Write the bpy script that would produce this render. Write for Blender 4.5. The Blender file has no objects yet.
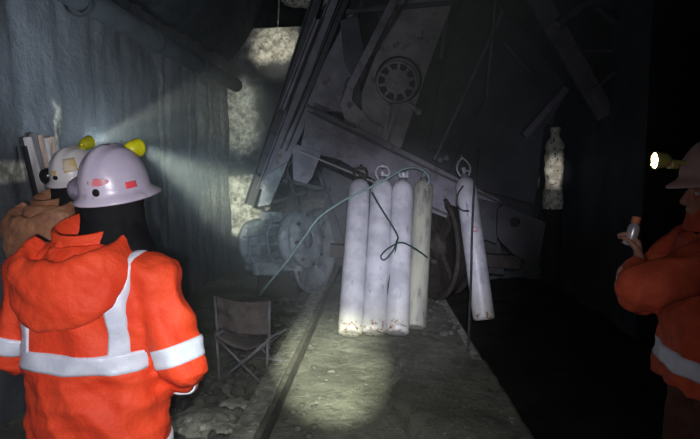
import bpy, bmesh, math, random
from mathutils import Vector, Matrix, Euler, noise
from mathutils.bvhtree import BVHTree
R = math.radians
rnd = random.Random(7)
C = bpy.context.scene.collection
V = Vector

# ------------------------------------------------------------------ camera
F = 560.0
CAM = V((0, 0, 1.65))
ROT = Euler((R(90 - 5.76), 0, R(3.17)), 'XYZ').to_matrix()
cd = bpy.data.cameras.new('camera'); cam = bpy.data.objects.new('camera', cd); C.objects.link(cam)
cam.location = CAM; cam.rotation_euler = ROT.to_euler()
cd.sensor_width = 36; cd.lens = F / 700 * 36; cd.clip_start = .05
bpy.context.scene.camera = cam
def ray(x, y): return ROT @ V(((x - 350) / F, -(y - 219.5) / F, -1))
def P(x, y, Y):                      # point seen at (x, y) standing at distance Y along the tunnel
    d = ray(x, y); return CAM + d * (Y / d.y)
def G(x, y, z=0):                    # point on the horizontal plane z
    d = ray(x, y); return CAM + d * ((z - CAM.z) / d.z)
def W(x, y, X):
    d = ray(x, y); return CAM + d * (X / d.x)

# ------------------------------------------------------------------ materials
MATS = {}
def nt(name):
    m = bpy.data.materials.new(name); m.use_nodes = True
    t = m.node_tree; b = t.nodes['Principled BSDF']; MATS[name] = m
    return m, t, b
def node(t, k, **kw):
    n = t.nodes.new(k)
    for a, v in kw.items():
        if a in n.inputs.keys(): n.inputs[a].default_value = v
        else: setattr(n, a, v)
    return n
def mix(t, fac, a, b):
    n = t.nodes.new('ShaderNodeMix'); n.data_type = 'RGBA'
    for s, v in ((n.inputs[0], fac), (n.inputs[6], a), (n.inputs[7], b)):
        if hasattr(v, 'is_output'): t.links.new(v, s)
        else: s.default_value = v if not isinstance(v, tuple) else (v + (1,))[:4]
    return n.outputs[2]
def ramp(t, src, lo, hi):
    n = t.nodes.new('ShaderNodeMapRange'); n.inputs[1].default_value = lo; n.inputs[2].default_value = hi
    n.interpolation_type = 'SMOOTHSTEP'
    t.links.new(src, n.inputs[0]); return n.outputs[0]
def mth(t, op, a, b=0.0):
    n = t.nodes.new('ShaderNodeMath'); n.operation = op
    for s, v in ((n.inputs[0], a), (n.inputs[1], b)):
        if hasattr(v, 'is_output'): t.links.new(v, s)
        else: s.default_value = v
    return n.outputs[0]
def noi(t, co, scale, detail=4, rough=.55):
    n = node(t, 'ShaderNodeTexNoise'); n.inputs['Scale'].default_value = scale
    n.inputs['Detail'].default_value = detail; n.inputs['Roughness'].default_value = rough
    t.links.new(co, n.inputs['Vector']); return n.outputs[0]
def mat(name, a, b=None, scale=6, rough=.6, metal=0, bump=0, bscale=None, c=None, cscale=30, clo=.6, chi=.7, stretch=(1, 1, 1), spec=.5, lo=.35, hi=.65):
    m, t, p = nt(name)
    tc = node(t, 'ShaderNodeTexCoord'); mp = node(t, 'ShaderNodeMapping'); mp.inputs['Scale'].default_value = stretch
    t.links.new(tc.outputs['Object'], mp.inputs[0]); co = mp.outputs[0]
    if b is None: p.inputs['Base Color'].default_value = a + (1,)
    else:
        col = mix(t, ramp(t, noi(t, co, scale), lo, hi), a, b)
        if c: col = mix(t, ramp(t, noi(t, co, cscale, 6), clo, chi), col, c)
        t.links.new(col, p.inputs['Base Color'])
    if bump:
        bn = node(t, 'ShaderNodeBump'); bn.inputs['Strength'].default_value = bump; bn.inputs['Distance'].default_value = .02
        t.links.new(noi(t, co, bscale or scale * 4, 6), bn.inputs['Height']); t.links.new(bn.outputs[0], p.inputs['Normal'])
    p.inputs['Roughness'].default_value = rough; p.inputs['Metallic'].default_value = metal
    p.inputs['Specular IOR Level'].default_value = spec
    return m
def emi(name, col, s):
    m, t, p = nt(name); p.inputs['Base Color'].default_value = col + (1,)
    p.inputs['Emission Color'].default_value = col + (1,); p.inputs['Emission Strength'].default_value = s
    return m
mat('steel', (.20, .19, .235), (.12, .115, .145), 5, .62, .0, .5, 25, c=(.10, .07, .055), cscale=9, clo=.55, chi=.75)
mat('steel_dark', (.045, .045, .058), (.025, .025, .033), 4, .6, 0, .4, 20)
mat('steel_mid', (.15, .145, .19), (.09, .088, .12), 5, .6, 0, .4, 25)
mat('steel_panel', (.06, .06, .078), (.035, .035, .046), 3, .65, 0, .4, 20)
mat('steel_pale', (.27, .25, .28), (.17, .16, .185), 4, .6, 0, .4, 25, c=(.08, .06, .05), cscale=7, clo=.58, chi=.7)
mat('steel_teal', (.24, .27, .31), (.13, .15, .175), 8, .55, 0, .5, 30, c=(.4, .47, .47), cscale=14, clo=.55, chi=.75)
mat('rust', (.06, .045, .04), (.03, .025, .024), 9, .7, 0, .6, 40)
mat('chrome_rim', (.35, .37, .4), (.15, .16, .18), 12, .35, .6, .2, 30)
mat('orange', (.86, .075, .022), (.78, .055, .016), 9, .62, 0, .25, 60, spec=.35)
mat('orange_shaded', (.62, .10, .045), (.50, .075, .035), 9, .7, 0, .25, 60, spec=.3)  # same jacket orange, darkened for the dim light on the right-hand worker
mat('tan_cloth', (.50, .23, .12), (.33, .14, .08), 12, .6, 0, .5, 30, c=(.62, .33, .2), cscale=8, clo=.55, chi=.7)
mat('tape', (.72, .78, .90), (.64, .70, .84), 26, .35, 0, .1, 60)
mat('tape_edge', (.35, .10, .42), rough=.6)
mat('navy_cloth', (.012, .012, .018), (.02, .02, .026), 12, .85, 0, .3, 60)
mat('brown_cloth', (.12, .045, .025), (.07, .028, .018), 8, .85, 0, .3, 50)
mat('black_cloth', (.006, .006, .008), (.012, .012, .014), 12, .9, 0, .2, 60, spec=.1)
mat('boot', (.015, .014, .013), (.03, .026, .024), 12, .5)
mat('skin', (.42, .22, .16), (.36, .17, .12), 14, .5)
mat('hair', (.01, .008, .007), (.02, .015, .012), 30, .7)
mat('helmet_lilac', (.58, .53, .65), (.44, .40, .52), 5, .32, 0, .05, 60, c=(.24, .20, .24), cscale=16, clo=.60, chi=.76)
mat('helmet_white', (.90, .88, .92), (.76, .74, .80), 6, .35, 0, .05, 60, c=(.35, .3, .3), cscale=18, clo=.62, chi=.75)
mat('helmet_dusty', (.62, .42, .40), (.48, .30, .30), 6, .5, 0, .05, 60)
mat('red_mark', (.75, .06, .07), (.6, .09, .12), 22, .5)
mat('red_smear', (.66, .16, .20), (.50, .44, .50), 34, .5, lo=.40, hi=.60)
mat('yellow', (.62, .62, .01), (.50, .47, .01), 30, .4)
mat('yellow_mark', (.80, .55, .16), (.80, .70, .55), 20, .5)
mat('amber', (.5, .33, .08), (.3, .35, .1), 30, .3)
mat('black_plastic', (.008, .008, .01), (.014, .014, .018), 20, .35)
mat('muff_black', (.012, .012, .015), rough=.25)
mat('muff_grey', (.22, .2, .27), (.1, .09, .13), 30, .25)
mat('cord_green', (.012, .05, .04), (.01, .03, .025), 30, .6)
mat('hose_pale', (.24, .34, .34), (.17, .25, .25), 20, .5)
mat('cable_dark', (.05, .055, .055), (.03, .03, .03), 20, .6)
mat('canvas', (.15, .125, .13), (.09, .075, .08), 14, .9, 0, .5, 60)
mat('wood', (.44, .31, .25), (.18, .12, .10), 6, .8, 0, .5, 40, stretch=(4, 4, .6))
mat('wood_pale', (.55, .50, .50), (.36, .31, .32), 6, .8, 0, .5, 40, stretch=(4, 4, .6))
mat('wood_grey', (.16, .14, .15), (.09, .08, .09), 6, .8, 0, .5, 40, stretch=(4, 4, .6))
mat('whitewash', (.82, .80, .70), (.45, .42, .33), 12, .85, 0, 1, 30, c=(.08, .06, .05), cscale=20, clo=.55, chi=.68)
mat('rail', (.36, .36, .32), (.17, .165, .15), 14, .6, .0, .8, 40, c=(.55, .57, .50), cscale=22, clo=.55, chi=.7)
mat('rock', (.11, .11, .10), (.05, .05, .045), 9, .9, 0, 1, 40)
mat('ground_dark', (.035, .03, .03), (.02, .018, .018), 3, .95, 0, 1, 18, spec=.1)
mat('flask', (.6, .6, .66), (.45, .45, .52), 20, .3, .4)
mat('cap_orange', (.6, .2, .1), rough=.5)
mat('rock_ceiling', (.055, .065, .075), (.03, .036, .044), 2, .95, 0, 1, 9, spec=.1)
emi('lamp_glow', (1, .86, .50), 26)
emi('lamp_halo', (.9, .42, .16), .55)

def wall_mat(name, base_a, base_b, patches, axis, stripes=True):
    """dirty shotcrete; patches = whitewash/lime stains (h0, h1, z0, z1, strength) along the wall"""
    m, t, p = nt(name)
    tc = node(t, 'ShaderNodeTexCoord'); co = tc.outputs['Object']
    mp = node(t, 'ShaderNodeMapping'); mp.inputs['Scale'].default_value = (1, 1, .25); t.links.new(co, mp.inputs[0])
    col = mix(t, ramp(t, noi(t, mp.outputs[0], 4, 8, .65), .35, .68), base_a, base_b)
    sp = node(t, 'ShaderNodeSeparateXYZ'); t.links.new(co, sp.inputs[0])
    wob = mth(t, 'MULTIPLY', mth(t, 'SUBTRACT', noi(t, co, 5, 6, .65), .5), .42)
    wob2 = mth(t, 'MULTIPLY', mth(t, 'SUBTRACT', noi(t, co, 3, 5, .6), .5), .7)
    h = mth(t, 'ADD', sp.outputs[axis], wob); z = mth(t, 'ADD', sp.outputs[2], wob2)
    hn = mth(t, 'ADD', sp.outputs[axis], mth(t, 'MULTIPLY', wob, .35))
    tot = None
    for (h0, h1, z0, z1, s) in patches:
        hh = hn if h1 - h0 < .3 else h
        e = .03 if h1 - h0 < .3 else .17
        zz = mth(t, 'ADD', sp.outputs[2], mth(t, 'MULTIPLY', wob2, .12)) if z1 - z0 < .3 else z; ez = .03 if z1 - z0 < .3 else .1
        a = mth(t, 'MULTIPLY', ramp(t, hh, h0 - e, h0 + e), ramp(t, hh, h1 + e, h1 - e))
        b = mth(t, 'MULTIPLY', ramp(t, zz, z0 - ez, z0 + ez), ramp(t, zz, z1 + ez, z1 - ez))
        q = mth(t, 'MINIMUM', mth(t, 'MULTIPLY', mth(t, 'MULTIPLY', a, b), s), 1.0)
        tot = q if tot is None else mth(t, 'MAXIMUM', tot, q)
    lime = mix(t, ramp(t, noi(t, co, 11, 8, .7), .38, .62), (.34, .34, .29), (.90, .89, .80))
    lime = mix(t, ramp(t, noi(t, co, 7, 9, .75), .54, .66), lime, (.16, .13, .10))
    if tot is not None: col = mix(t, tot, col, lime)
    t.links.new(col, p.inputs['Base Color']); p.inputs['Roughness'].default_value = .85
    bn = node(t, 'ShaderNodeBump'); bn.inputs['Strength'].default_value = .9; bn.inputs['Distance'].default_value = .03
    t.links.new(noi(t, co, 14, 8, .65), bn.inputs['Height']); t.links.new(bn.outputs[0], p.inputs['Normal'])
    return m

# ------------------------------------------------------------------ mesh helpers
def link(name, me, m, parent=None, smooth=False):
    o = bpy.data.objects.new(name, me); C.objects.link(o)
    if m: me.materials.append(MATS[m] if isinstance(m, str) else m)
    if parent is not None:
        o.parent = parent; o.matrix_parent_inverse = parent.matrix_world.inverted() if parent.get('_w') else Matrix()
    if smooth:
        for f in me.polygons: f.use_smooth = True
    return o
def obj(name, bm, m, parent=None, smooth=False, bevel=0, seg=2):
    bmesh.ops.recalc_face_normals(bm, faces=bm.faces)
    me = bpy.data.meshes.new(name); bm.to_mesh(me); bm.free()
    o = link(name, me, m, parent, smooth)
    if bevel:
        b = o.modifiers.new('bevel', 'BEVEL'); b.width = bevel; b.segments = seg; b.limit_method = 'ANGLE'; b.angle_limit = R(40)
    return o
def empty(name, loc=(0, 0, 0), rz=0):
    o = bpy.data.objects.new(name, None); C.objects.link(o); o.location = loc; o.rotation_euler = (0, 0, rz)
    o.empty_display_size = .1
    return o
def tag(o, label=None, cat=None, group=None, kind=None):
    if label: o['label'] = label
    if cat: o['category'] = cat
    if group: o['group'] = group
    if kind: o['kind'] = kind
    return o
def box(bm, c, s, M=None):
    r = bmesh.ops.create_cube(bm, size=1)
    T = Matrix.Translation(c) @ (M.to_4x4() if M else Matrix()) @ Matrix.Diagonal(V((*s, 1)))
    bmesh.ops.transform(bm, matrix=T, verts=r['verts']); return r['verts']
def frame(d, up=V((0, 0, 1))):
    d = V(d).normalized()
    if abs(d.dot(up)) > .98: up = V((0, 1, 0))
    x = up.cross(d).normalized(); y = d.cross(x)
    return Matrix((x, y, d)).transposed()
def beam(bm, a, b, w, h, up=V((0, 0, 1))):       # square bar a->b ; w across, h along up
    a, b = V(a), V(b); M = frame(b - a, up)
    return box(bm, (a + b) / 2, (w, h, (b - a).length), M)
def ibeam(bm, a, b, w, h, t, up=V((0, 0, 1))):
    a, b = V(a), V(b); M = frame(b - a, up); L = (b - a).length
    for off, s in (((0, h / 2 - t / 2, 0), (w, t, L)), ((0, -h / 2 + t / 2, 0), (w, t, L)), ((0, 0, 0), (t, h, L))):
        box(bm, (a + b) / 2 + M @ V(off), s, M)
def loft(bm, rings, cap=True, closed=True):      # rings: lists of Vectors with equal count
    vs = [[bm.verts.new(p) for p in r] for r in rings]; n = len(vs[0])
    for i in range(len(vs) - 1):
        for j in range(n if closed else n - 1):
            k = (j + 1) % n
            bm.faces.new((vs[i][j], vs[i][k], vs[i + 1][k], vs[i + 1][j]))
    if cap and closed:
        bm.faces.new(vs[0][::-1]); bm.faces.new(vs[-1])
    return vs
def ring(c, rx, ry, M=None, n=24, pw=2.0):
    out = []
    for i in range(n):
        a = 2 * math.pi * i / n; ca, sa = math.cos(a), math.sin(a)
        p = V((rx * math.copysign(abs(ca) ** (2 / pw), ca), ry * math.copysign(abs(sa) ** (2 / pw), sa), 0))
        out.append(V(c) + (M @ p if M else p))
    return out
def lathe(bm, prof, o=V((0, 0, 0)), M=None, n=32, cap=True):   # prof: (r, z)
    M = M or Matrix.Identity(3)
    loft(bm, [[V(o) + M @ V((r * math.cos(2 * math.pi * i / n), r * math.sin(2 * math.pi * i / n), z)) for i in range(n)] for r, z in prof], cap)
def smooth_path(pts, n=8):
    pts = [V(p) for p in pts]; out = []
    q = [pts[0] * 2 - pts[1]] + pts + [pts[-1] * 2 - pts[-2]]
    for i in range(1, len(q) - 2):
        a, b, c, d = q[i - 1], q[i], q[i + 1], q[i + 2]
        for k in range(n):
            t = k / n
            out.append(.5 * ((2 * b) + (c - a) * t + (2 * a - 5 * b + 4 * c - d) * t * t + (3 * b - a - 3 * c + d) * t ** 3))
    out.append(pts[-1]); return out
def tube(bm, pts, r, n=10, sm=8):
    pp = smooth_path(pts, sm) if sm else [V(p) for p in pts]
    rings = []; x = None
    for i, p in enumerate(pp):
        d = (pp[min(i + 1, len(pp) - 1)] - pp[max(i - 1, 0)]).normalized()
        if x is None: M = frame(d); x = M.col[0].copy()
        x = (x - d * x.dot(d)).normalized(); y = d.cross(x)
        rr = r(i / (len(pp) - 1)) if callable(r) else r
        rings.append([p + x * rr * math.cos(2 * math.pi * k / n) + y * rr * math.sin(2 * math.pi * k / n) for k in range(n)])
    loft(bm, rings)
def sph(bm, c, s, M=None, sub=3):
    r = bmesh.ops.create_icosphere(bm, subdivisions=sub, radius=1)
    T = Matrix.Translation(c) @ (M.to_4x4() if M else Matrix()) @ Matrix.Diagonal(V((*s, 1)))
    bmesh.ops.transform(bm, matrix=T, verts=r['verts'])
def capsule(bm, a, b, r0, r1, n=16):
    a, b = V(a), V(b); M = frame(b - a)
    loft(bm, [[a + M @ V((r0 * math.cos(2 * math.pi * k / n), r0 * math.sin(2 * math.pi * k / n), 0)) for k in range(n)],
              [b + M @ V((r1 * math.cos(2 * math.pi * k / n), r1 * math.sin(2 * math.pi * k / n), 0)) for k in range(n)]])
    sph(bm, a, (r0,) * 3, sub=2); sph(bm, b, (r1,) * 3, sub=2)
def remesh(bm, voxel, it=4, fac=.5):
    bmesh.ops.recalc_face_normals(bm, faces=bm.faces)
    me = bpy.data.meshes.new('tmp'); bm.to_mesh(me); bm.free()
    o = bpy.data.objects.new('tmp', me); C.objects.link(o)
    m = o.modifiers.new('r', 'REMESH'); m.mode = 'VOXEL'; m.voxel_size = voxel
    s = o.modifiers.new('s', 'SMOOTH'); s.iterations = it; s.factor = fac
    dg = bpy.context.evaluated_depsgraph_get(); dg.update()
    out = bpy.data.meshes.new_from_object(o.evaluated_get(dg))
    bpy.data.objects.remove(o); bpy.data.meshes.remove(me); return out
def displace(me, fn):
    ns = [v.normal.copy() for v in me.vertices]
    for v, n in zip(me.vertices, ns): v.co = v.co + n * fn(v.co, n)
    me.update(); return me
def plate(name, pts, Y, th, m, parent, bevel=.006):   # steel plate cut to an outline, standing at distance Y, thickness th
    bm = bmesh.new(); n = len(pts)
    ys = Y if isinstance(Y, (list, tuple)) else [Y] * n
    f = [P(x, y, yy) for (x, y), yy in zip(pts, ys)]
    a = [bm.verts.new(p) for p in f]; b = [bm.verts.new(p + V((0, th, 0))) for p in f]
    bm.faces.new(a); bm.faces.new(b[::-1])
    for i in range(n): bm.faces.new((a[i], b[i], b[(i + 1) % n], a[(i + 1) % n]))
    return obj(name, bm, m, parent, bevel=bevel)
def fbm(p, s, o=4): return noise.fractal(V(p) * s, 1.0, 2.0, o)

# ------------------------------------------------------------------ the setting
XL, XR, YB = -2.4, 2.62, 8.8
def grid(name, fn, u0, u1, v0, v1, nu, nv, m, smooth=True):
    bm = bmesh.new()
    vs = [[bm.verts.new(fn(u0 + (u1 - u0) * i / nu, v0 + (v1 - v0) * j / nv)) for j in range(nv + 1)] for i in range(nu + 1)]
    for i in range(nu):
        for j in range(nv): bm.faces.new((vs[i][j], vs[i + 1][j], vs[i + 1][j + 1], vs[i][j + 1]))
    me = bpy.data.meshes.new(name); bm.to_mesh(me); bm.free()
    return tag(link(name, me, m, None, smooth), kind='structure')
wl = wall_mat('wall_lagging', (.18, .20, .235), (.09, .10, .12), [
    (3.2, 3.80, 1.54, 1.65, 1.5), (4.02, 4.13, 1.66, 2.06, 1.6), (6.02, 6.10, 1.2, 2.62, .55), (6.22, 6.32, 1.0, 2.5, .3), (5.0, 5.25, 1.6, 2.3, .12),
    (6.95, 7.02, 1.6, 2.5, .5), (7.35, 8.9, .9, 2.7, .30), (7.6, 8.75, 1.0, 1.7, .45), (5.6, 5.8, 2.9, 2.98, .6)], 1)
def wallL(y, z):
    k = y / .52; f = k - math.floor(k)
    return V((XL + .03 * min(1, 6 * min(f, 1 - f)) - .02 + .035 * fbm((y, z, 3), 1.6) + .012 * fbm((y, z * .6, 9), 7), y, z))
grid('wall_left', wallL, -3, YB + .1, -.3, 3.4, 220, 60, wl)
wb = wall_mat('wall_limed', (.10, .11, .115), (.05, .055, .06), [
    (-2.5, -1.98, 1.75, 2.95, .9), (-2.5, -1.85, .55, 1.45, 1.0), (-2.1, -1.2, 3.25, 3.9, 1), (-1.9, -.3, .4, 1.1, .25)], 0)
def wallB(x, z): return V((x, YB + .05 * fbm((x, z, 5), 2) + .015 * fbm((x, z, 1), 9), z))
def topB(x): return 3.74 + .10 * (x + 1.2) * .2
bo = grid('wall_back', lambda x, z: V((x, wallB(x, z).y, z * topB(x) / 3.74)), XL - .2, 4.5, -.3, 3.74, 120, 70, wb)
# brow of the back wall: a ledge running back from its upper edge, then the dark heading
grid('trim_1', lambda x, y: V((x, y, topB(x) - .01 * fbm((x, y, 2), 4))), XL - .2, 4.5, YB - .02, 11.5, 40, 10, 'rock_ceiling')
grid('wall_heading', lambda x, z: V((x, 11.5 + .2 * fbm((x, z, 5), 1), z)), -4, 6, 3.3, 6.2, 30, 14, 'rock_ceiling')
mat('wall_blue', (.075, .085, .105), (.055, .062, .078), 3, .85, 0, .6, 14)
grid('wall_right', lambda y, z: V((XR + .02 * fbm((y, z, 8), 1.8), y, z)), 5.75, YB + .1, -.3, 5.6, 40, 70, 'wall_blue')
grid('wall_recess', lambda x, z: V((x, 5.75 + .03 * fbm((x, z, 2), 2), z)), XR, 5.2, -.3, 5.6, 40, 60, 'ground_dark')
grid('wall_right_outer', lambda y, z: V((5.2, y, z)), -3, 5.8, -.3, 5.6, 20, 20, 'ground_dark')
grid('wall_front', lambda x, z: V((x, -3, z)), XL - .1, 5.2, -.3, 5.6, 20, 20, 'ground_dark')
def ceil(x, y):
    t = min(1, max(0, (x - XL + .15) / 1.6)); t = t * t * (3 - 2 * t)
    far = min(1, max(0, (y - 5.5) / 2.5))
    z = 3.15 + t * (.75 + 1.3 * far)
    return V((x, y, z + .10 * fbm((x, y, 4), .9) + .03 * fbm((x, y, 1), 4)))
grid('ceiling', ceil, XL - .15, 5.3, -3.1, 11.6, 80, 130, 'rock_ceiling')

# ground: dusty slab between the rails, lower black ground on the right
RL0, RL1 = G(247, 439), G(322, 290)      # left rail
RR0, RR1 = G(532, 439), G(474, 345)      # right slab edge
def lineX(a, b, y): return a.x + (b.x - a.x) * (y - a.y) / (b.y - a.y)
m, t, p = nt('slab_floor')
co = node(t, 'ShaderNodeTexCoord').outputs['Object']
c1 = mix(t, ramp(t, noi(t, co, 1.6, 6, .6), .35, .65), (.21, .215, .18), (.10, .10, .085))
c1 = mix(t, ramp(t, noi(t, co, 8, 8, .7), .50, .72), c1, (.07, .066, .056))
c1 = mix(t, ramp(t, noi(t, co, 26, 4, .7), .60, .72), c1, (.38, .39, .33))
t.links.new(c1, p.inputs['Base Color']); p.inputs['Roughness'].default_value = .85
bn = node(t, 'ShaderNodeBump'); bn.inputs['Strength'].default_value = 1; bn.inputs['Distance'].default_value = .03
t.links.new(noi(t, co, 16, 8, .7), bn.inputs['Height']); t.links.new(bn.outputs[0], p.inputs['Normal'])
def floorz(x, y):
    xl, xr = lineX(RL0, RL1, y), lineX(RR0, RR1, y)
    z = .012 * fbm((x, y, 0), 2.2) + .010 * fbm((x, y, 7), 9)
    if x < xl: z += -.03 + .05 * abs(fbm((x, y, 3), 3)) 
    cr = xr - .50 - .28 * math.sin((y - 2.6) * 1.1) + .05 * fbm((0, y, 1), 6)      # long crack in the slab
    if 2 < y < 4.8: z -= .05 * max(0, 1 - abs(x - cr) / .045)
    if y < 4.6 and x > cr: z += .028
    return z
def floorgrid():
    bm = bmesh.new(); ny, nx = 330, 130
    rows = []
    for i in range(ny + 1):
        y = -3 + 12.0 * i / ny; xr = lineX(RR0, RR1, y); row = []
        for j in range(nx + 1):
            x = XL - .1 + (xr - XL + .1) * j / nx
            row.append(bm.verts.new((x, y, floorz(x, y))))
        row.append(bm.verts.new((xr, y, -.25))); rows.append(row)
    for a, b in zip(rows, rows[1:]):
        for j in range(len(a) - 1): bm.faces.new((a[j], a[j + 1], b[j + 1], b[j]))
    me = bpy.data.meshes.new('floor'); bm.to_mesh(me); bm.free()
    return tag(link('floor', me, 'slab_floor', None, True), kind='structure')
floorgrid()
def lowground(x, y): return V((x, y, -.17 + .05 * fbm((x, y, 11), 1.7) + .02 * fbm((x, y, 4), 7)))
tag(grid('floor_lower', lowground, .4, 5.3, -3, 9, 70, 120, 'ground_dark'), kind='structure')

# rails
def rail_prof(bm, a, b, hw=.036, base=.065, h=.12, z0=0.0):
    d = (b - a).normalized(); x = V((d.y, -d.x, 0))
    prof = [(-base, 0), (base, 0), (base, .012), (.012, .025), (.010, h - .04), (hw, h - .03), (hw, h - .004), (hw - .006, h), (-hw + .006, h), (-hw, h - .004), (-hw, h - .03), (-.010, h - .04), (-.012, .025), (-base, .012)]
    loft(bm, [[p + x * u + V((0, 0, w + z0)) for u, w in prof] for p in (a, b)])
bm = bmesh.new(); a = V((lineX(RL0, RL1, .3), .3, 0)); b = V((lineX(RL0, RL1, 8.6), 8.6, 0)); rail_prof(bm, a, b, z0=-.045, hw=.07, base=.09, h=.13)
tag(obj('rail', bm, 'rail', None), 'dirty steel rail running beside the folding stool towards the machine', 'rail', 'rails of the mine track')
bm = bmesh.new(); off = V((.10, 0, 0))
loft(bm, [[p + V((u, 0, w)) for u, w in ((-.015, -.03), (.015, -.03), (.015, .055), (-.015, .055))] for p in (a + V((.115, 0, 0)), b + V((.115, 0, 0)))])
tag(obj('guard_bar', bm, 'rust', None, bevel=.004), 'thin dark steel guard bar lying along the inner side of the left rail', 'guard bar')
bm = bmesh.new(); a = V((lineX(RR0, RR1, .3) - .05, .3, 0)); b = V((lineX(RR0, RR1, 8.6) - .05, 8.6, 0)); rail_prof(bm, a, b, z0=-.10, hw=.03)
tag(obj('rail', bm, 'rail', None), 'steel rail sunk along the broken right edge of the concrete floor', 'rail', 'rails of the mine track')

# broken concrete slabs right of the crack, rubble
def rockm(bm, c, r, seed):
    n0 = len(bm.verts); q = bmesh.ops.create_icosphere(bm, subdivisions=2, radius=1)
    s = V((rnd.uniform(.7, 1.3), rnd.uniform(.7, 1.3), rnd.uniform(.45, .8))) * r
    for v in q['verts']:
        d = 1 + .35 * noise.noise(v.co * 1.6 + V((seed, 0, 0)))
        v.co = V(c) + V((v.co.x * s.x, v.co.y * s.y, v.co.z * s.z)) * d
bm = bmesh.new()
for i in range(230):
    y = rnd.uniform(3.0, 8.0); x = lineX(RL0, RL1, y) - .1 - abs(rnd.gauss(0, .35))
    if x < XL + .1: continue
    r = rnd.uniform(.015, .06); rockm(bm, (x, y, r * .2), r, i)
for i in range(60):
    y = rnd.uniform(5.3, 6.6); x = lineX(RR0, RR1, y) - rnd.uniform(.05, 1.0)
    r = rnd.uniform(.015, .05); rockm(bm, (x, y, r * .3), r, i + 300)
for i in range(50):
    y = rnd.uniform(3, 6.5); x = lineX(RL0, RL1, y) + rnd.uniform(.15, .4)
    r = rnd.uniform(.008, .03); rockm(bm, (x, y, r * .3), r, i + 400)
tag(obj('rubble', bm, 'rock', None, True), 'loose broken stones scattered along both rails', 'rubble', kind='stuff')
for i, (px, py, r, lb) in enumerate(((205, 425, .17, 'large pale flat rock on the ground just right of the front worker\'s jacket hem'), (238, 408, .10, 'pale lumpy stone next to the rail below the folding stool'), (226, 432, .09, 'rounded stone at the picture\'s bottom edge between rock and rail'))):
    bm = bmesh.new(); c = G(px, py); q = bmesh.ops.create_icosphere(bm, subdivisions=4, radius=1)
    for v in q['verts']:
        d = 1 + .3 * fbm(v.co + V((i * 5, 0, 0)), 1.3, 3) + .05 * fbm(v.co, 6, 3)
        v.co = V((v.co.x * r * 1.3, v.co.y * r, v.co.z * r * .4)) * d
    o = obj('rock', bm, 'rail', None, True); o.location = c + V((0, 0, .01)); tag(o, lb, 'rock', 'rocks beside the rail')

# duct, ceiling pieces
bm = bmesh.new(); tube(bm, [W(60, -14, -2.26), W(215, 74, -2.26), V((-2.26, 9.0, W(215, 74, -2.26).z))], .10, 20, 1)
d = tag(obj('ventilation_pipe', bm, 'rock_ceiling', None, True), 'dusty pipe running along the top of the left wall', 'pipe')
for yy in (4.2, 5.6, 7.0):
    bm = bmesh.new(); lathe(bm, [(.102, -.03), (.115, -.03), (.115, .03), (.102, .03)], V((-2.26, yy, W(215, 74, -2.26).z)), frame(V((0, 1, 0))), 24, False); obj('clamp', bm, 'rock_ceiling', d)
bm = bmesh.new(); pa = [P(293, 9, 9.6), P(330, -2, 9.6), P(300, -12, 9.6)]
q = bmesh.ops.create_icosphere(bm, subdivisions=4, radius=1); cc = P(309, -1, 9.6)
for v in q['verts']: v.co = cc + V((v.co.x * .42, v.co.y * .15, v.co.z * .14)) * (1 + .35 * fbm(v.co, 2, 4))
tag(obj('roof_slab', bm, 'whitewash', None, True), 'pale broken slab hanging in the dark opening above the back wall', 'slab')
bm = bmesh.new(); tube(bm, [P(278, 27, 9.3), P(279, 2, 9.3), P(279, -20, 9.3)], .012, 8, 0); tag(obj('hanging_rod', bm, 'whitewash', None, True), 'thin pale rod hanging upright in the opening above the back wall', 'rod')
# lime washed timber on the right
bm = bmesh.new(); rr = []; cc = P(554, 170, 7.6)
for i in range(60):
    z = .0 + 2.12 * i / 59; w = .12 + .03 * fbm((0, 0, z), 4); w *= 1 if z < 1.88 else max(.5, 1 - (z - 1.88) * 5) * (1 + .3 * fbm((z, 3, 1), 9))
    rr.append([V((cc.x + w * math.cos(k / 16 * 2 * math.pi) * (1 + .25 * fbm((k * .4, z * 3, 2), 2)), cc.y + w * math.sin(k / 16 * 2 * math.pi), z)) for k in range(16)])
po = empty('timber_post', (cc.x, cc.y, 0)); mv = V((cc.x, cc.y, 0)); rr = [[p - mv for p in q] for q in rr]; loft(bm, rr[29:]); obj('whitewashed_top', bm, 'whitewash', po, True); bm = bmesh.new(); loft(bm, rr[:30]); obj('shaded_base', bm, 'ground_dark', po, True)  # lower part coloured dark for the shade below the cap lamp's beam
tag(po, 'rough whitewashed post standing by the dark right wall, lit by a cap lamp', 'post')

# ------------------------------------------------------------------ tilted rail machine
mc = empty('rail_machine', (.3, 6.8, 0)); mc['_w'] = 1
bpy.context.view_layer.update()
tag(mc, 'huge tilted steel rail machine towering behind the white gas cylinders', 'machine')
Yf = 6.45
# long inclined ladder-like side rails
for (x0, y0, x1, y1, w, Yq, mt) in ((324, -20, 250, 205, .10, 7.0, 'steel_dark'), (342, -20, 262, 190, .09, 6.85, 'steel'), (352, -15, 284, 150, .07, 6.75, 'steel_dark'), (318, 20, 283, 110, .05, 6.7, 'steel')):
    bm = bmesh.new(); ibeam(bm, P(x0, y0, Yq), P(x1, y1, Yq), .16, w * 1.3, .018, V((1, 0, .3))); obj('side_rail', bm, mt, mc, bevel=.004)
for k in range(9):
    a = k / 8; xa, ya = 335 - 70 * a, 10 + 165 * a
    bm = bmesh.new(); beam(bm, P(xa - 12, ya - 2, 6.95), P(xa + 14, ya + 6, 6.8), .03, .04); obj('rung', bm, 'steel_dark', mc)
plate('cover_plate', [(352, 8), (366, 70), (352, 112), (312, 112), (289, 160), (266, 176), (330, 50)], 6.72, .03, 'steel', mc)
plate('cover_plate', [(266, 176), (289, 160), (270, 205), (257, 207)], 6.75, .03, 'steel_teal', mc)
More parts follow.
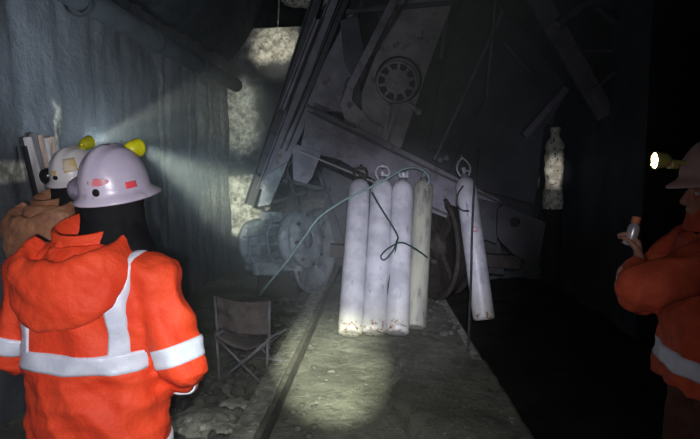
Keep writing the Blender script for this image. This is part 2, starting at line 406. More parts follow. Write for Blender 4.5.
# main beam: web + flanges (a channel facing the camera)
plate('main_beam', [(307, 116), (318, 108), (420, 158), (500, 200), (500, 238), (430, 212), (340, 160), (300, 150)], Yf, .04, 'steel', mc)
def flange(x0, y0, x1, y1, th, dep, mt='steel', Yq=Yf, nm='flange'):
    bm = bmesh.new(); a, b = P(x0, y0, Yq), P(x1, y1, Yq); M = frame(b - a, V((0, 1, 0)))
    box(bm, (a + b) / 2 + V((0, -dep / 2 + .02, 0)), (th, dep, (b - a).length), M); return obj(nm, bm, mt, mc, bevel=.003)
flange(309, 112, 500, 203, .022, .15, 'steel_dark'); flange(300, 151, 380, 184, .02, .13, 'steel_pale'); flange(314, 128, 366, 150, .012, .05, 'steel_pale', nm='rib'); flange(308, 106, 356, 128, .03, .12, 'steel_dark', 6.5)
flange(380, 184, 500, 238, .02, .1, 'steel_dark')
plate('gusset', [(292, 143), (322, 152), (312, 178), (307, 184), (293, 180)], 6.42, .05, 'steel', mc)
# dark backing plates
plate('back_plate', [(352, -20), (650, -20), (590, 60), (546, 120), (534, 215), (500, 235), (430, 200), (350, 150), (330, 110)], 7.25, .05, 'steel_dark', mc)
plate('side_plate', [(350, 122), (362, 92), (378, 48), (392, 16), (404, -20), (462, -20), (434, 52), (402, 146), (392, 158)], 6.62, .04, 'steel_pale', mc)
bm = bmesh.new(); beam(bm, P(404, -18, 6.5), P(350, 88, 6.5), .09, .05, V((0, 1, 0))); obj('brace', bm, 'steel', mc, bevel=.005)
bm = bmesh.new(); beam(bm, P(418, -18, 6.55), P(372, 56, 6.55), .03, .05, V((0, 1, 0))); obj('brace', bm, 'steel_dark', mc, bevel=.005)
bm = bmesh.new(); beam(bm, P(346, 12, 6.6), P(460, 2, 6.6), .05, .05, V((0, 1, 0))); obj('brace', bm, 'steel_panel', mc, bevel=.005)
for pts in ([(340, 20), (358, 16), (366, 60), (352, 78), (344, 60)], [(346, 78), (360, 74), (362, 112), (350, 118), (340, 104)]):
    plate('cover_plate', pts, 6.6, .03, 'steel_panel', mc)
plate('kinked_guard', [(348, 84), (356, 76), (352, 100), (372, 122), (392, 132), (386, 146), (346, 124), (340, 104)], 6.55, .025, 'steel_pale', mc)
# spoked disc
hc = P(397, 82, 6.54); MH = frame(V((.12, -1, .05)))
hw = None
bm = bmesh.new(); 
def torus(bm, c, Rr, r, M, n=40, k=10):
    rings = []
    for i in range(n + 1):
        a = 2 * math.pi * i / n; cd_ = V((math.cos(a), math.sin(a), 0))
        rings.append([V(c) + M @ (cd_ * (Rr + r * math.cos(2 * math.pi * j / k)) + V((0, 0, r * math.sin(2 * math.pi * j / k)))) for j in range(k)])
    loft(bm, rings, cap=False)
    bmesh.ops.remove_doubles(bm, verts=bm.verts, dist=1e-5)
torus(bm, hc, .225, .018, MH); hw = obj('spoked_wheel', bm, 'steel_pale', mc, True)
bm = bmesh.new(); lathe(bm, [(.001, -.02), (.135, -.02), (.14, -.01), (.14, .015), (.03, .02), (.028, .05), (.001, .05)], hc, MH, 36); obj('hub', bm, 'steel_pale', hw)
for k in range(10):
    a = 2 * math.pi * k / 10 + .2; d = MH @ V((math.cos(a), math.sin(a), 0)); bm = bmesh.new(); beam(bm, hc + d * .12, hc + d * .225, .035, .015, MH @ V((0, 0, 1))); obj('spoke', bm, 'steel_pale', hw)
bm = bmesh.new(); lathe(bm, [(.001, -.05), (.24, -.05), (.24, -.035), (.001, -.035)], hc, MH, 36); obj('backing_disc', bm, 'steel_dark', mc)
bm = bmesh.new(); torus(bm, hc + V((.02, .02, .03)), .255, .014, MH); obj('guard_ring', bm, 'steel_dark', mc, True)
bm = bmesh.new(); beam(bm, P(388, 106, 6.5), P(384, 146, 6.5), .05, .04, V((0, 1, 0))); beam(bm, P(396, 106, 6.5), P(386, 142, 6.52), .03, .04, V((0, 1, 0))); obj('lever', bm, 'steel_pale', mc, bevel=.004)
bm = bmesh.new(); tube(bm, [P(408, 104, 6.5), P(414, 108, 6.48), P(420, 113, 6.46)], .03, 10, 4); sph(bm, P(419, 112, 6.45), (.045, .04, .04)); obj('lever_knob', bm, 'steel_pale', mc, True)
# right hand dark panels and beams
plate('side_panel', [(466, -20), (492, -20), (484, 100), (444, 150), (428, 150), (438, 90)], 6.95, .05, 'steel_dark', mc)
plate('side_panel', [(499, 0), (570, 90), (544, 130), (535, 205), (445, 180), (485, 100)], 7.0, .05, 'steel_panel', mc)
for (x0, y0, x1, y1, w, Yq, mt) in ((527, -20, 606, 116, .22, 6.75, 'steel_mid'), (497, -20, 486, 96, .03, 6.8, 'steel_mid'), (502, 12, 434, 160, .04, 6.85, 'steel_mid'), (504, 44, 530, 74, .025, 6.9, 'steel_mid'),
                                    (592, 4, 646, 48, .03, 6.6, 'steel_mid'), (646, 48, 590, 92, .04, 6.6, 'steel_mid'), (566, 88, 524, 136, .08, 6.7, 'steel_mid'), (584, 52, 634, 50, .03, 6.7, 'steel_mid'), (452, -20, 440, 60, .05, 6.9, 'steel_mid')):
    bm = bmesh.new(); beam(bm, P(x0, y0, Yq), P(x1, y1, Yq), w, .08, V((0, 1, 0))); obj('frame_bar', bm, mt, mc, bevel=.005)
plate('frame_plate', [(563, 10), (600, 0), (640, 48), (598, 86), (586, 60)], 6.9, .04, 'steel_dark', mc)
bm = bmesh.new(); tube(bm, [P(558, 24, 6.6), P(572, 14, 6.55), P(590, 2, 6.5), P(618, 2, 6.5), P(640, -12, 6.5)], .06, 10, 6); obj('hose_bundle', bm, 'steel_panel', mc, True)
for (x, y) in ((558, 24), (590, 78), (594, 82), (440, 160), (446, 158)):
    bm = bmesh.new(); lathe(bm, [(.001, 0), (.035, 0), (.035, .03), (.001, .03)], P(x, y, 6.6), frame(V((0, -1, 0))), 6); obj('bolt', bm, 'steel', mc)
# lower right buffer bracket with a hole
bm = bmesh.new(); c0 = [(498, 203), (546, 222), (540, 258), (522, 262), (497, 238)]
outer = [P(x, y, 6.3) for x, y in c0]; hcn = P(515, 222, 6.3)
def holed(bm, outer, hc_, r, th, n=20):
    per = []
    for k in range(n):
        a = 2 * math.pi * k / n; d = V((math.cos(a), 0, math.sin(a))); best = None
        for i in range(len(outer)):
            p, q = outer[i] - hc_, outer[(i + 1) % len(outer)] - hc_
            e = q - p; den = d.x * e.z - d.z * e.x
            if abs(den) < 1e-9: continue
            tt = (p.x * e.z - p.z * e.x) / den; s = (p.x * d.z - p.z * d.x) / den
            if tt > 0 and -1e-6 <= s <= 1 + 1e-6 and (best is None or tt < best): best = tt
        per.append((hc_ + d * r, hc_ + d * max(best or r * 2, r * 1.05)))
    A = [[bm.verts.new(p + V((0, o, 0))) for p in (i, j)] for i, j in per for o in (0,)]
    B = [[bm.verts.new(p + V((0, th, 0))) for p in (i, j)] for i, j in per]
    for k in range(n):
        l = (k + 1) % n
        bm.faces.new((A[k][0], A[k][1], A[l][1], A[l][0])); bm.faces.new((B[k][0], B[l][0], B[l][1], B[k][1]))
        bm.faces.new((A[k][1], B[k][1], B[l][1], A[l][1])); bm.faces.new((A[k][0], A[l][0], B[l][0], B[k][0]))
holed(bm, outer, hcn, .055, .06); obj('buffer_bracket', bm, 'steel_panel', mc)
plate('buffer_plate', [(470, 196), (500, 204), (497, 244), (474, 236)], 6.36, .05, 'steel_panel', mc)
# undercarriage: cross tube, axle beams, legs down to the ground
bm = bmesh.new(); beam(bm, P(330, 250, 6.9), P(520, 262, 6.9), .14, .16); obj('axle_beam', bm, 'rust', mc, bevel=.01)
plate('undercarriage_plate', [(320, 165), (430, 215), (500, 240), (505, 275), (340, 260), (326, 210)], 7.1, .06, 'steel_dark', mc)
for (x0, y0, x1, y1) in ((272, 178, 330, 190), (262, 206, 306, 192), (286, 168, 300, 212), (300, 150, 262, 198), (318, 170, 345, 250)):
    bm = bmesh.new(); beam(bm, P(x0, y0, 7.0), P(x1, y1, 7.0), .05, .05, V((0, 1, 0))); obj('strut', bm, 'steel_dark', mc, bevel=.004)
# left flanged wheel (seen half side-on)
def track_wheel(c, rad, nrm, mt, rimmat, nm='track_wheel'):
    M = frame(V(nrm)); bm = bmesh.new()
    lathe(bm, [(.04, -.03), (rad * .8, -.01), (rad * .86, .07), (rad * .98, .08), (rad, .07), (rad, .045), (rad * .92, .03), (rad * .91, -.07), (rad * .87, -.08), (rad * .8, -.04), (.04, -.05)], c, M, 48, False)
    w = obj(nm, bm, mt, mc, True)
    bm = bmesh.new(); torus(bm, c + M @ V((0, 0, .078)), rad * .965, .011, M, 48, 8); obj('rim', bm, rimmat, w, True)
    bm = bmesh.new(); lathe(bm, [(.001, -.09), (.16, -.09), (.17, .05), (.12, .10), (.05, .11), (.045, .15), (.001, .15)], c, M, 28); obj('hub', bm, mt, w, True)
    for k in range(4):
        a = R(45 + 90 * k); d = M @ V((math.cos(a), math.sin(a), 0)); tn = M @ V((-math.sin(a), math.cos(a), 0))
        bm = bmesh.new(); beam(bm, c + d * .14 + M @ V((0, 0, .02)), c + d * rad * .86 + M @ V((0, 0, .02)), .13, .05, M @ V((0, 0, 1))); obj('spoke', bm, mt, w, bevel=.01)
    return w
wc = P(311, 252, 6.95); track_wheel(V((wc.x, wc.y, .56)), .54, (.93, -.37, .0), 'steel_teal', 'chrome_rim')
wc = P(438, 258, 6.75); track_wheel(V((wc.x, wc.y, .66)), .66, (-.94, -.34, .0), 'rust', 'rust')
wc = P(453, 258, 7.1); track_wheel(V((wc.x, wc.y, .66)), .66, (-.94, -.34, .0), 'rust', 'rust')
# drive motor, left of the wheel
mo0, mo1 = P(250, 244, 6.9), P(304, 240, 6.55); MM = frame(mo1 - mo0); L = (mo1 - mo0).length
bm = bmesh.new(); lathe(bm, [(.02, 0), (.24, .02), (.30, .06), (.31, .12), (.28, .13), (.28, L * .8), (.33, L * .81), (.345, L * .9), (.30, L * .97), (.16, L), (.15, L + .05), (.02, L + .06)], mo0, MM, 36)
mot = obj('drive_motor', bm, 'steel_teal', mc, True)
for k in range(16):
    a = 2 * math.pi * k / 16; d = MM @ V((math.cos(a), math.sin(a), 0)); bm = bmesh.new()
    beam(bm, mo0 + d * .29 + MM @ V((0, 0, .14)), mo0 + d * .29 + MM @ V((0, 0, L * .78)), .018, .05, d); obj('cooling_fin', bm, 'steel_teal', mot)
for k in range(6):
    a = 2 * math.pi * k / 6 + .4; d = MM @ V((math.cos(a), math.sin(a), 0)); bm = bmesh.new()
    lathe(bm, [(.001, 0), (.055, 0), (.055, .02), (.001, .02)], mo0 + d * .24 + MM @ V((0, 0, L * .955)), MM, 14); obj('vent_hole', bm, 'black_plastic', mot)
for s in (.25, .45, .62):
    bm = bmesh.new(); torus(bm, mo0 + MM @ V((0, 0, L * s)), .30, .016, MM, 36, 8); obj('band', bm, 'steel_teal', mot, True)
bm = bmesh.new(); box(bm, mo0 + MM @ V((0, 0, L * .45)) + V((0, .02, .31)), (.26, .2, .14)); obj('terminal_box', bm, 'steel_teal', mot, bevel=.02)
bm = bmesh.new(); box(bm, (mo0 + mo1) / 2 + V((.02, .12, -.42)), (.5, .4, .5)); obj('motor_mount', bm, 'rust', mc, bevel=.03)
bm = bmesh.new(); box(bm, P(268, 268, 6.62), (.34, .22, .16)); obj('gear_housing', bm, 'steel_teal', mc, bevel=.03)
bm = bmesh.new(); lathe(bm, [(.10, 0), (.30, 0), (.335, .03), (.335, .07), (.30, .10), (.12, .11), (.10, .08)], mo0 + MM @ V((0, 0, L * .98)), MM, 36, False); obj('end_flange', bm, 'steel_teal', mot, True)
for k in range(8):
    a = 2 * math.pi * k / 8; d = MM @ V((math.cos(a), math.sin(a), 0)); bm = bmesh.new()
    lathe(bm, [(.001, 0), (.022, 0), (.022, .03), (.001, .03)], mo0 + d * .29 + MM @ V((0, 0, L * .98 + .095)), MM, 6); obj('bolt', bm, 'steel_dark', mot)
bm = bmesh.new(); beam(bm, mo0 + V((-.02, -.1, -.26)), mo1 + V((0, -.1, -.30)), .08, .10); obj('mounting_foot', bm, 'steel_teal', mot, bevel=.01)

# ------------------------------------------------------------------ gas cylinders
m, t, p = nt('cylinder_paint')
co = node(t, 'ShaderNodeTexCoord').outputs['Object']
sp = node(t, 'ShaderNodeSeparateXYZ'); t.links.new(co, sp.inputs[0])
oi = node(t, 'ShaderNodeObjectInfo')
ad = node(t, 'ShaderNodeVectorMath'); ad.operation = 'MULTIPLY_ADD'; t.links.new(oi.outputs['Random'], ad.inputs[0]); ad.inputs[1].default_value = (9, 5, 3); t.links.new(co, ad.inputs[2]); cv = ad.outputs[0]; ms = node(t, 'ShaderNodeMapping'); ms.inputs['Scale'].default_value = (1, 1, .35); t.links.new(cv, ms.inputs[0]); cvs = ms.outputs[0]
c1 = mix(t, ramp(t, noi(t, cv, 5, 6, .6), .35, .65), (.62, .62, .69), (.43, .43, .49))
c1 = mix(t, ramp(t, noi(t, cvs, 16, 8, .75), .56, .74), c1, (.27, .235, .22))
low = mth(t, 'MULTIPLY', ramp(t, sp.outputs[2], .42, .0), 1)
c1 = mix(t, mth(t, 'MULTIPLY', low, .45), c1, (.55, .54, .42))
rst = mth(t, 'MULTIPLY', ramp(t, sp.outputs[2], .14, .05), ramp(t, noi(t, cv, 24, 6, .7), .50, .62))
c1 = mix(t, rst, c1, (.20, .09, .035))
t.links.new(c1, p.inputs['Base Color']); p.inputs['Roughness'].default_value = .42
mat('cylinder_yellow', (.46, .46, .37), (.30, .30, .28), 8, .5, 0, 0, c=(.15, .13, .11), cscale=16, clo=.52, chi=.78, stretch=(1, 1, .3))
def gas_cylinder(bx, by, tx, ty, z0, rad, length, cap, label, dep, paint='cylinder_paint'):
    """foot at ground pixel (bx,by); axis leans towards the pixel (tx,ty) at distance dep (its shoulder)"""
    b = G(bx, by, z0); tp = P(tx, ty, dep); d = (tp - b).normalized()
    e = empty('gas_cylinder', b); e.rotation_mode = 'QUATERNION'; e.rotation_quaternion = V((0, 0, 1)).rotation_difference(d)
    tag(e, label, 'gas cylinder', 'gas cylinders in front of the machine')
    Lb = (tp - b).length
    lift = rad * math.sin(d.angle(V((0, 0, 1))))
    e.location = b + V((0, 0, lift))
    prof = [(.02, .012), (rad * .82, .0), (rad * .96, .012), (rad, .04), (rad, Lb - .11)]
    for k in range(1, 10):
        a = k / 9 * math.pi / 2; prof.append((max(.034, rad * math.cos(a) ** .8), Lb - .11 + .13 * math.sin(a)))
    prof += [(.034, Lb + .03)]
    bm = bmesh.new(); lathe(bm, prof, n=40); obj('body', bm, paint, e, True)
    bm = bmesh.new(); lathe(bm, [(.036, Lb + .01), (.042, Lb + .012), (.042, Lb + .05), (.036, Lb + .052)], n=24); obj('neck_ring', bm, 'steel' if cap != 'dark' else 'rust', e, True)
    cm = {'dark': 'rust', 'white': 'cylinder_paint', 'bare': 'cylinder_paint', 'ring': 'steel_pale', 'tall': 'cylinder_paint'}[cap]
    bm = bmesh.new(); lathe(bm, [(.02, Lb + .04), (.018, Lb + .10), (.026, Lb + .105), (.026, Lb + .125), (.012, Lb + .13)], n=16)
    tube(bm, [(0, 0, Lb + .085), (.03, 0, Lb + .087), (.055, 0, Lb + .087)], .012, 10, 3); obj('valve', bm, cm, e, True)
    if cap in ('dark', 'white', 'tall'):
        h = .20 if cap != 'tall' else .23; w = .068
        for s in (-1, 1):
            bm = bmesh.new(); tube(bm, [(s * .04, 0, Lb + .03), (s * w, 0, Lb + .09), (s * w * 1.02, 0, Lb + .14), (s * w * .7, 0, Lb + .19), (s * .012, 0, Lb + h)], .011 if cap != 'dark' else .015, 10, 6); obj('guard_arm', bm, cm, e, True)
        bm = bmesh.new(); lathe(bm, [(.001, Lb + h - .014), (.024, Lb + h - .01), (.024, Lb + h + .012), (.012, Lb + h + .016), (.012, Lb + h + .04), (.001, Lb + h + .042)], n=16); obj('guard_top', bm, cm, e, True)
    elif cap == 'bare':
        for s in (-1, 1):
            bm = bmesh.new(); tube(bm, [(s * .02, 0, Lb + .06), (s * .04, 0, Lb + .1), (s * .042, 0, Lb + .15)], .013, 10, 5); obj('valve_prong', bm, cm, e, True)
    else:
        bm = bmesh.new(); torus(bm, V((0, -.01, Lb + .12)), .058, .012, frame(V((.1, -1, .1))), 28, 8); obj('valve_ring', bm, cm, e, True)
    return e, b, d, Lb
cyl = [
 gas_cylinder(350, 341, 360, 189, 0, .117, 1.4, 'dark', 'white gas cylinder furthest left, with rusty dark valve guard and rust-ringed foot', 6.1),
 gas_cylinder(374, 340, 382, 188, 0, .116, 1.4, 'white', 'white gas cylinder with a round white valve guard, second in the row of four', 6.05),
 gas_cylinder(397, 340, 403, 189, 0, .113, 1.4, 'bare', 'stained white gas cylinder with a bare forked valve, third in the row of four', 6.02),
 gas_cylinder(415, 334, 423.5, 188, 0, .108, 1.4, 'ring', 'yellowish dirty gas cylinder with pale hose at its valve, partly behind its neighbour', 6.22, 'cylinder_yellow'),
 gas_cylinder(484, 323, 465, 182, 0, .112, 1.4, 'tall', 'white gas cylinder standing apart on the right, leaning left against the machine', 6.15)]
# faint red maker's ring on the lone cylinder
e, b, d, Lb = cyl[4]
bm = bmesh.new(); zz = Lb * .62
torus(bm, V((.015, -.111, zz)), .024, .004, frame(V((.1, -1, 0))), 24, 6); obj('stamp_ring', bm, 'red_mark', e, True)
for k in range(5):
    bm = bmesh.new(); beam(bm, (-.045 + .012 * k, -.1075 + .002 * k, zz + .14), (-.04 + .011 * k, -.1085 + .001 * k, zz + .3 - .02 * (k % 2)), .006, .003, V((0, 1, 0))); obj('stencil_mark', bm, 'blue_ink' if 'blue_ink' in MATS else mat('blue_ink', (.12, .1, .38), (.3, .28, .5), 60, .6), e)

def strand(name, pts, r, m, label, cat, group=None, sm=10):
    bm = bmesh.new(); tube(bm, pts, r, 10, sm); return tag(obj(name, bm, m, None, True), label, cat, group)
strand('air_hose', [G(262, 300, .02), P(262, 292, 5.9), P(285, 264, 5.9), P(301, 242, 5.9), P(318, 219, 5.9), P(335, 206, 5.9), P(352, 196, 5.85), P(371, 187, 5.84), P(388, 178, 5.85), P(404, 169, 5.9), P(417, 168, 5.95), P(427, 174, 6.0), P(429, 183, 6.0), P(424, 184, 6.02)], .012, 'hose_pale', 'pale grey-green hose rising from the ground to the cylinder valves', 'hose')
strand('tied_rope', [P(372, 192, 5.65), P(378, 203, 5.61), P(386, 216, 5.57), P(393, 227, 5.55), P(398, 237, 5.51), P(397, 242, 5.47), P(404, 243, 5.49), P(414, 248, 5.53), P(424, 255, 5.61), P(431, 262, 5.73)], .009, 'cord_green', 'dark green cord tied across the fronts of the row of four cylinders', 'cord')
strand('dangling_rope_loop', [P(397, 240, 5.49), P(394, 249, 5.43), P(388, 257, 5.41), P(383, 260, 5.41), P(381, 256, 5.41), P(386, 250, 5.43), P(392, 246, 5.45), P(398, 243, 5.47)], .008, 'cord_green', 'small dangling loop of dark green cord at the knot on the cylinders', 'cord')
strand('hanging_string', [P(397, 243, 5.49), P(393, 262, 5.45), P(388.5, 285, 5.33), P(386.5, 308, 5.25), P(386, 331, 5.16)], .0065, 'cord_green', 'thin dark cord hanging between second and third cylinder to the floor', 'cord')
strand('black_cable', [P(478, 150, 6.1), P(474, 190, 6.0), P(472, 235, 5.85), P(471, 280, 5.6), G(468, 350, .02)], .013, 'cable_dark', 'dark cable hanging straight down in front of the lone right cylinder', 'cable')
strand('cable_loop', [P(463, 186, 5.96), P(458, 194, 5.92), P(457, 204, 5.90), P(462, 210, 5.86), P(469, 211, 5.86)], .009, 'cable_dark', 'short dark cable looped round the shoulder of the lone right cylinder', 'cable')

# ------------------------------------------------------------------ folding stool
c = G(252, 378); ch = empty('folding_chair', c, R(-14)); tag(ch, 'small folding camp chair with sagging dark canvas and crossed legs beside the rail', 'chair')
hw_ = .21; sd = .17; zt = .42
bm = bmesh.new()                                   # backrest/canvas panel
n = 20
def canv(u, v): # u across, v up
    x = (u - .5) * 2 * hw_ * (1 + .06 * v); sag = math.sin(u * math.pi)
    return V((x, -sd + .05 - .05 * sag * (1 - v * .4) + .03 * fbm((u * 2, v * 2, 0), 1.5), .40 + v * .25 - .012 * sag * v))
A = [[canv(i / n, j / 10) for i in range(n + 1)] for j in range(11)]
fr = [[bm.verts.new(p) for p in r] for r in A]; bk = [[bm.verts.new(p + V((0, .012, 0))) for p in r] for r in A]
for g, fl in ((fr, 0), (bk, 1)):
    for j in range(10):
        for i in range(n): bm.faces.new((g[j][i], g[j][i + 1], g[j + 1][i + 1], g[j + 1][i]) if not fl else (g[j][i + 1], g[j][i], g[j + 1][i], g[j + 1][i + 1]))
for i in range(n): bm.faces.new((fr[0][i], bk[0][i], bk[0][i + 1], fr[0][i + 1])); bm.faces.new((fr[10][i], fr[10][i + 1], bk[10][i + 1], bk[10][i]))
obj('backrest', bm, 'canvas', ch, True)
bm = bmesh.new()
A = [[V(((i / n - .5) * 2 * hw_, -sd + .02 + j / 8 * 2 * sd, .36 - .07 * math.sin(i / n * math.pi) + .012 * fbm((i * .2, j * .3, 5), 1))) for i in range(n + 1)] for j in range(9)]
fr = [[bm.verts.new(p) for p in r] for r in A]; bk = [[bm.verts.new(p - V((0, 0, .015))) for p in r] for r in A]
for j in range(8):
    for i in range(n): bm.faces.new((fr[j][i], fr[j][i + 1], fr[j + 1][i + 1], fr[j + 1][i])); bm.faces.new((bk[j][i + 1], bk[j][i], bk[j + 1][i], bk[j + 1][i + 1]))
for i in range(n): bm.faces.new((fr[0][i], bk[0][i], bk[0][i + 1], fr[0][i + 1])); bm.faces.new((fr[8][i], fr[8][i + 1], bk[8][i + 1], bk[8][i]))
obj('seat', bm, 'canvas', ch, True)
def leg(nm, pts, r=.011): bm = bmesh.new(); tube(bm, pts, r, 8, 0); return obj(nm, bm, 'steel', ch, True)
for s in (-1, 1):
    leg('back_post', [(s * hw_ * 1.0, -sd + .04, .30), (s * hw_ * 1.07, -sd + .03, .66)])
    leg('seat_rail', [(s * hw_, -sd, .37), (s * hw_, sd, .37)])
for yy in (-sd, sd):
    leg('leg', [(-hw_ * 1.0, yy, .36), (hw_ * .9, yy + .01, .012)]); leg('leg', [(hw_ * 1.0, yy, .36), (-hw_ * .9, yy - .01, .012)])
for s in (-1, 1):
    leg('leg', [(s * hw_, -sd + .02, .36), (s * hw_ * .92, -sd + .02, .012)])
    leg('foot_bar', [(s * hw_ * .9, -sd, .014), (s * hw_ * .9, sd, .014)])
leg('stretcher', [(-hw_ * .9, sd, .10), (hw_ * .9, sd, .10)])

# ------------------------------------------------------------------ planks leaning on the left wall
pl = [(27, 137, 47, 212, .05, 'wood_pale', 'grey'), (33, 133, 50, 210, .045, 'wood_grey', 'dark grey'), (39, 135, 53, 210, .05, 'wood', 'brown'), (45, 138, 56, 210, .04, 'wood_pale', 'pale'), (51, 137, 60, 210, .045, 'wood', 'reddish brown'), (24, 146, 40, 214, .03, 'black_plastic', 'black')]
pos = ['narrow pale grey stick leaning on the wall behind the two helmets, nearly outermost', 'dark grey tall plank leaning in the bundle, highest of the sticks by the wall', 'brown plank in the middle of the bundle leaning on the left wall', 'pale thin board between two brown boards in the leaning bundle', 'reddish brown board nearest the white helmet in the leaning bundle', 'black rod along the outer edge of the leaning plank bundle']
for i, ((x0, y0, x1, y1, w, mt, cn), lb) in enumerate(zip(pl, pos)):
    tp = W(x0, y0, XL + .10 + .004 * i); q = W(x1, y1, XL + .16 + .004 * i); d = (q - tp).normalized(); ft = tp + d * ((tp.z - .02) / -d.z)
    bm = bmesh.new(); beam(bm, tp, ft, w, .02, V((0, 1, 0))); tag(obj('leaning_plank', bm, mt, None, bevel=.003), lb, 'plank', 'planks leaning on the left wall')

# ------------------------------------------------------------------ people
def hand(bm, wrist, d, nrm, thumb_side, curl=.5, s=1.0):
    """wrist point, pointing direction d, palm normal nrm (curl side), thumb_side +-1"""
    d = V(d).normalized(); nrm = (V(nrm) - d * V(nrm).dot(d)).normalized(); side = d.cross(nrm) * thumb_side
    capsule(bm, wrist, wrist + d * .03 * s, .026 * s, .024 * s)
    ln = [.072, .080, .075, .058]
    for k in range(4):
        off = (.030 - .020 * k) * s
        base = wrist + d * (.088 - .004 * abs(k - 1)) * s + side * off
        capsule(bm, wrist + d * .015 * s + side * off * .55, base, .016 * s, .0125 * s, 10)
        p = base; a = 0
        for j, (fr_, rr_) in enumerate(((.45, .0098), (.32, .0090), (.23, .0080))):
            a += curl * (1.0 if j else .7); q = p + (d * math.cos(a) + nrm * math.sin(a)) * ln[k] * fr_ * 1.05 * s
            capsule(bm, p, q, rr_ * 1.03 * s, rr_ * .95 * s, 8); p = q
    tb = wrist + d * .028 * s + side * .028 * s
    t1 = tb + (d * .62 + side * .72 + nrm * .30).normalized() * .042 * s
    t2 = t1 + (d * .80 + side * .20 + nrm * .60).normalized() * .032 * s; t3 = t2 + (d * .75 + nrm * .75 - side * .1).normalized() * .026 * s
    capsule(bm, tb, t1, .016 * s, .0125 * s, 10); capsule(bm, t1, t2, .0120 * s, .0108 * s, 8); capsule(bm, t2, t3, .0105 * s, .0092 * s, 8)
TOR = lambda k=1.0: [(.755, .262, .185), (.80, .262, .185), (.90, .250, .178), (1.02, .240, .170), (1.14, .238, .165), (1.25, .240, .160), (1.33, .226, .150), (1.385, .185, .132), (1.42, .135, .115), (1.455, .092, .098)]
def person(name, label, loc, rz, jacket, trousers, arms, headpos=(0, .05, 1.56), hz=1.0, seed=0, hood=True, hoodmat=None, face=0, headrz=0, tapes=True, straps=True, hemz=.755, jw=1.0, belts=(1.02,), hemband=True, bands=True, strapx=.165):
    e = empty(name, loc, rz); tag(e, label, 'person', 'mine workers in hard hats')
    HP = V(headpos); HM = Matrix.Rotation(headrz, 3, 'Z'); hx = lambda x, y, z: HP + HM @ V((x, y, z))
    bm = bmesh.new()
    # ---- body
    loft(bm, [ring((0, 0, z), rx, ry) for z, rx, ry in ((.86, .15, .10), (.95, .17, .12), (1.08, .145, .10), (1.22, .165, .11), (1.34, .165, .10), (1.41, .10, .08), (1.45, .06, .06))])
    capsule(bm, (0, 0, 1.40), HP + V((0, -.02, -.06)), .062, .056)
    sph(bm, hx(0, -.01, .045), (.076, .096, .095)); sph(bm, hx(0, .022, -.035), (.058, .070, .075)); sph(bm, hx(0, .055, -.085), (.032, .03, .024))
    capsule(bm, hx(0, .088, .02), hx(0, .110, -.022), .010, .015, 10); sph(bm, hx(0, .103, -.03), (.018, .012, .010))
    capsule(bm, hx(-.018, .086, -.055), hx(.018, .086, -.055), .008, .008, 8)
    capsule(bm, hx(-.032, .078, .032), hx(.032, .078, .032), .011, .011, 8)
    for s in (-1, 1): sph(bm, hx(s * .078, -.005, -.005), (.012, .02, .032)); sph(bm, hx(s * .037, .066, -.018), (.022, .018, .02))
    for s in (-1, 1):
        hip, kn, an = V((s * .09, 0, .90)), V((s * .11, .03, .49)), V((s * .12, -.01, .09))
        capsule(bm, hip, kn, .085, .056); capsule(bm, kn, an, .054, .038); capsule(bm, an + V((0, 0, -.04)), an + V((s * .02, .15, -.055)), .036, .028)
    for s, (sh, el, wr, hd, hn, curl) in zip((-1, 1), arms):
        capsule(bm, V(sh) + V((-V(sh).x * .12, 0, -.045)), el, .046, .038); capsule(bm, el, wr, .040, .027)
        hand(bm, V(wr), hd, hn, 1 if V(hd).cross(V(hn)).z > 0 else -1, curl)
    me = remesh(bm, .0065, 3, .45); link('body', me, 'skin', e, True)
    for s in (-1, 1):
        bm = bmesh.new(); sph(bm, hx(s * .033, .079, .008), (.012, .010, .010), sub=2); obj('eye', bm, 'whitewash' if 0 else mat('eye_%s_%d' % (name, s), (.5, .48, .46), rough=.2), e, True)
    # hair / liner
    bm = bmesh.new()
    zc = ((-.165, .150, .125, -.015), (-.11, .132, .120, -.010), (-.05, .106, .110, -.012), (.0, .101, .110, -.014), (.05, .094, .102, -.012), (.09, .06, .07, -.01))
    def liner(z, rx, ry, oy, f):
        out = []
        for i in range(28):
            a = 2 * math.pi * i / 28; x, y = math.cos(a) * rx * f, math.sin(a) * ry * f
            if f and y > .055: y = .055 + (y - .055) * .35      # open over the face
            out.append(hx(x, y + oy, z))
        return out
    loft(bm, [liner(z, rx, ry, oy, 1) for z, rx, ry, oy in zc]); me = remesh(bm, .009, 3); displace(me, lambda p, n: .006 * fbm(p + V((seed, 0, 0)), 11, 3))
    link('liner_hood', me, 'black_cloth', e, True)
    # ---- jacket
    tor = [(z if z > .8 else z - .755 + hemz, rx * jw, ry * jw) for z, rx, ry in TOR()]
    def torso(bm): loft(bm, [ring((0, -.005 - .01 * (z > 1.2), z), rx, ry, n=40, pw=2.25) for z, rx, ry in tor])
    def sleeve(bm, sh, el, wr):
        sh, el, wr = V(sh), V(el), V(wr)
        cs = V((sh.x * .80, sh.y, sh.z - .03))
        capsule(bm, cs, sh.lerp(el, .12), .098 * jw, .097 * jw, 24); capsule(bm, sh.lerp(el, .12), sh.lerp(el, .6), .097 * jw, .088 * jw, 24); capsule(bm, sh.lerp(el, .6), el, .088 * jw, .082 * jw, 24)
        capsule(bm, el, el.lerp(wr, .6), .080 * jw, .068, 24)
        M = frame(wr - el); end = el.lerp(wr, .93)
        loft(bm, [ring(el.lerp(wr, .4), .070, .070, M), ring(end, .056, .056, M)])
